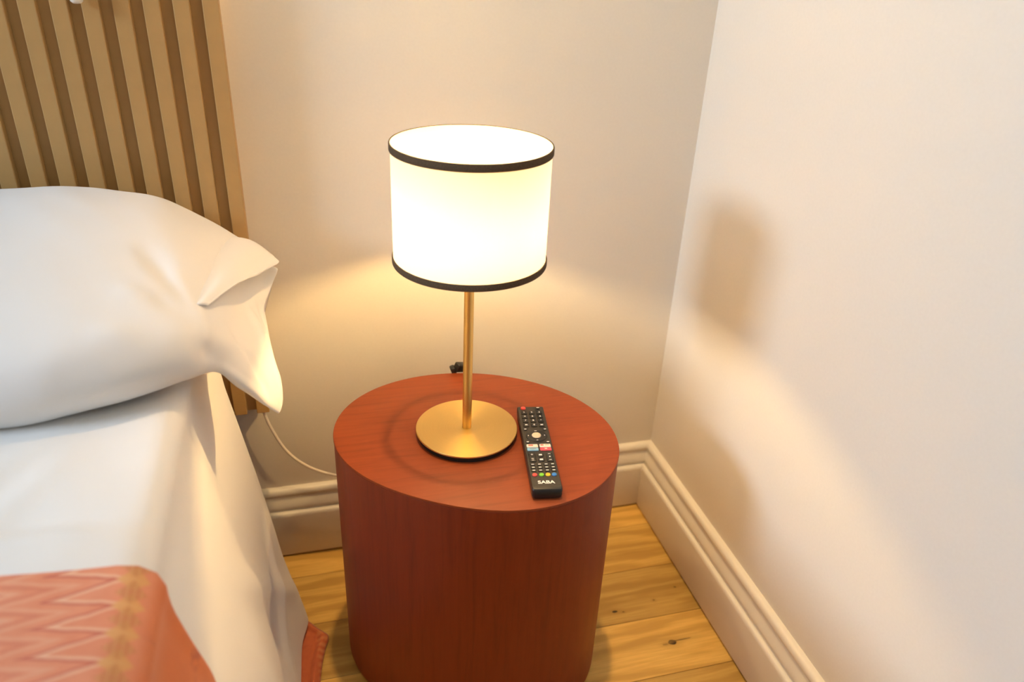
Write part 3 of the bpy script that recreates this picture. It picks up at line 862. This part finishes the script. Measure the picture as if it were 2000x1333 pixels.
bm = bm_box(-(HWid-0.5)*MM, (HWid-0.5)*MM, (-HLen+3.6)*MM, (HLen-1.6)*MM, (RH-2.0)*MM, (RH+0.25)*MM, 0.0012, 3)
for v in bm.verts:
    if v.co.z > (RH-1.0)*MM and v.co.y > 0.05: v.co.z -= 0.0003
from_bm('casing_top', bm, M['casing'], remote, smooth=False)  # added brown plate, keeps the top paler than the darkened shell
KZ = (RH+0.25)*MM
meshes = {}
def key_mesh(kind, w, h, t_):
    key = (kind, w, h, t_)
    if key in meshes: return meshes[key]
    if kind == 'round':
        bm = bm_lathe([(1.0, -0.5), (1.0, 0.62), (0.93, 0.9), (0.78, 1.0), (0.0, 1.0)], 24)
        for v in bm.verts: v.co = Vector((v.co.x*w/2*MM, v.co.y*h/2*MM, v.co.z*t_*MM))
    else:
        bm = bm_box(-w/2*MM, w/2*MM, -h/2*MM, h/2*MM, -0.5*MM, t_*MM, min(w, h)*0.16*MM, 2)
    bmesh.ops.recalc_face_normals(bm, faces=bm.faces[:])
    me = bpy.data.meshes.new('button'); bm.to_mesh(me); bm.free()
    meshes[key] = me
    return me
def key(x, y, w, h, mat, kind='box', t_=1.3, name='button'):
    me = key_mesh(kind, w, h, t_)
    if me.materials and me.materials[0] != M[mat]:
        me = me.copy(); me.materials.clear()
    o = new_obj(name, me, M[mat], remote, smooth=(kind == 'round'))
    o.location = ((x-1)*MM, y*MM, KZ - 0.00015)
    o['_t'] = t_
    return o
def text_mesh(s, size, bold=0.0, extr=0.00006):
    cu = bpy.data.curves.new('lettering', 'FONT'); cu.body = s; cu.size = size; cu.align_x = 'CENTER'; cu.align_y = 'CENTER'
    cu.extrude = extr; cu.offset = bold
    o = bpy.data.objects.new('lettering', cu); COL.objects.link(o)
    dg = bpy.context.evaluated_depsgraph_get()
    me = bpy.data.meshes.new_from_object(o.evaluated_get(dg))
    bpy.data.objects.remove(o); bpy.data.curves.remove(cu)
    me.materials.clear()
    return me
tcache = {}
def legend(o, s, size, mat='print', bold=0.00012):
    k_ = (s, size, mat)
    if k_ not in tcache: tcache[k_] = text_mesh(s, size*MM, bold)
    l = new_obj('legend', tcache[k_], M[mat], o, smooth=False)
    l.location = (0, 0, o['_t']*MM + 0.00004)
    return l
def dash(o, w, h, mat='print', dx=0.0, dy=0.0):
    bm = bm_box((dx-w/2)*MM, (dx+w/2)*MM, (dy-h/2)*MM, (dy+h/2)*MM, o['_t']*MM - 0.00002, o['_t']*MM + 0.00012)
    return from_bm('legend', bm, M[mat], o, smooth=False)

key(-10.3, 90.5, 7.4, 7.0, 'key_red', 'round', 1.8)
o = key(11.8, 90.5, 6.0, 5.6, 'key', 'round', 1.6); dash(o, 4.0, 1.8)
for i, s in enumerate('123456789'):
    r, c = divmod(i, 3)
    o = key((-10.3, 1.0, 12.3)[c], (78.6, 67.8, 57.2)[r], 8.6, 7.2, 'key', 'box', 1.5)
    legend(o, s, 4.6)
o = key(-10.5, 46.0, 8.6, 7.2, 'key', 'box', 1.5); legend(o, '\u25B2', 5.0) if False else dash(o, 3.6, 2.2)
o = key(1.0, 45.8, 8.6, 7.2, 'key', 'box', 1.5); legend(o, '0', 4.6)
o = key(12.0, 45.5, 8.6, 7.2, 'key', 'box', 1.5); dash(o, 3.8, 2.4)
for x, y in ((-13.2, 35.2), (15.1, 34.6), (-13.2, 4.0), (15.1, 3.4)):
    o = key(x, y, 5.4, 4.4, 'key', 'round', 1.4); dash(o, 3.2, 1.7)
pad = key(1.0, 19.4, 30.0, 27.5, 'key', 'round', 1.2, 'navigation_pad')
for dx, dy, w, h in ((0, 11.2, 3.4, 1.0), (0, -11.2, 2.6, 1.2), (-11.6, 0, 1.3, 2.2), (11.6, 0, 1.3, 2.2)):
    dash(pad, w, h, 'print', dx, dy)
ok = key(1.0, 19.4, 13.4, 13.4, 'key_beige', 'round', 2.2, 'centre_button')
a1 = key(-7.9, -4.8, 15.8, 7.4, 'key_white', 'box', 1.5); dash(a1, 6.6, 2.6, 'print_red', -2.2, 0.3)
a2 = key(-7.9, -12.8, 15.8, 7.0, 'key_sky', 'box', 1.5); dash(a2, 9.0, 1.2, 'print_grey', 0, 0.2)
a3 = key(10.1, -4.8, 15.8, 7.4, 'key_white', 'box', 1.5); dash(a3, 4.2, 2.4, 'print_red', -4.4, 0.3); dash(a3, 6.0, 1.4, 'print_grey', 2.6, 0.3)
a4 = key(10.1, -12.8, 15.8, 7.0, 'key_crimson', 'box', 1.5); dash(a4, 3.4, 1.8, 'key_white', 0, 0.2)
v = key(-11.0, -31.5, 8.8, 19.5, 'key', 'box', 1.7); dash(v, 3.0, 0.9, 'print', 0, 5.5); dash(v, 0.9, 3.0, 'print', 0, 5.5); dash(v, 3.2, 0.9, 'print', 0, -3.5); dash(v, 3.0, 0.8, 'print', 0, -7.0)
o = key(0.7, -26.6, 8.8, 8.4, 'key', 'round', 1.5); dash(o, 4.2, 2.6)
o = key(0.8, -37.2, 8.8, 8.0, 'key', 'round', 1.5); dash(o, 4.4, 2.8)
c_ = key(12.9, -31.8, 8.8, 19.5, 'key', 'box', 1.7); dash(c_, 3.4, 0.9, 'print', 0, 6.8); dash(c_, 1.8, 2.4, 'print', 0, 0.5); dash(c_, 3.4, 0.9, 'print', 0, -6.4)
for y in (-47.3, -53.8, -60.3):
    for x in (-12.4, -3.3, 5.7, 14.4):
        o = key(x, y, 7.0, 4.2, 'key', 'box', 1.3); dash(o, 3.6, 1.3)
for x, m in ((-12.2, 'key_red'), (-3.2, 'key_green'), (5.4, 'key_yellow'), (13.7, 'key_blue')):
    key(x, -69.2, 6.6, 6.4, m, 'round', 1.5)
name_me = text_mesh('SABA', 9.0*MM, 0.00022)
nm = new_obj('lettering', name_me, M['print'], remote, smooth=False)
w_ = max(v.co.x for v in name_me.vertices) - min(v.co.x for v in name_me.vertices)
h_ = max(v.co.y for v in name_me.vertices) - min(v.co.y for v in name_me.vertices)
nm.scale = (0.0225/w_, 0.0064/h_, 1)
nm.location = (0.0, -0.0843, KZ + 0.00003)
for ob in bpy.data.objects:
    if '_t' in ob.keys(): del ob['_t']

bpy.context.view_layer.update()
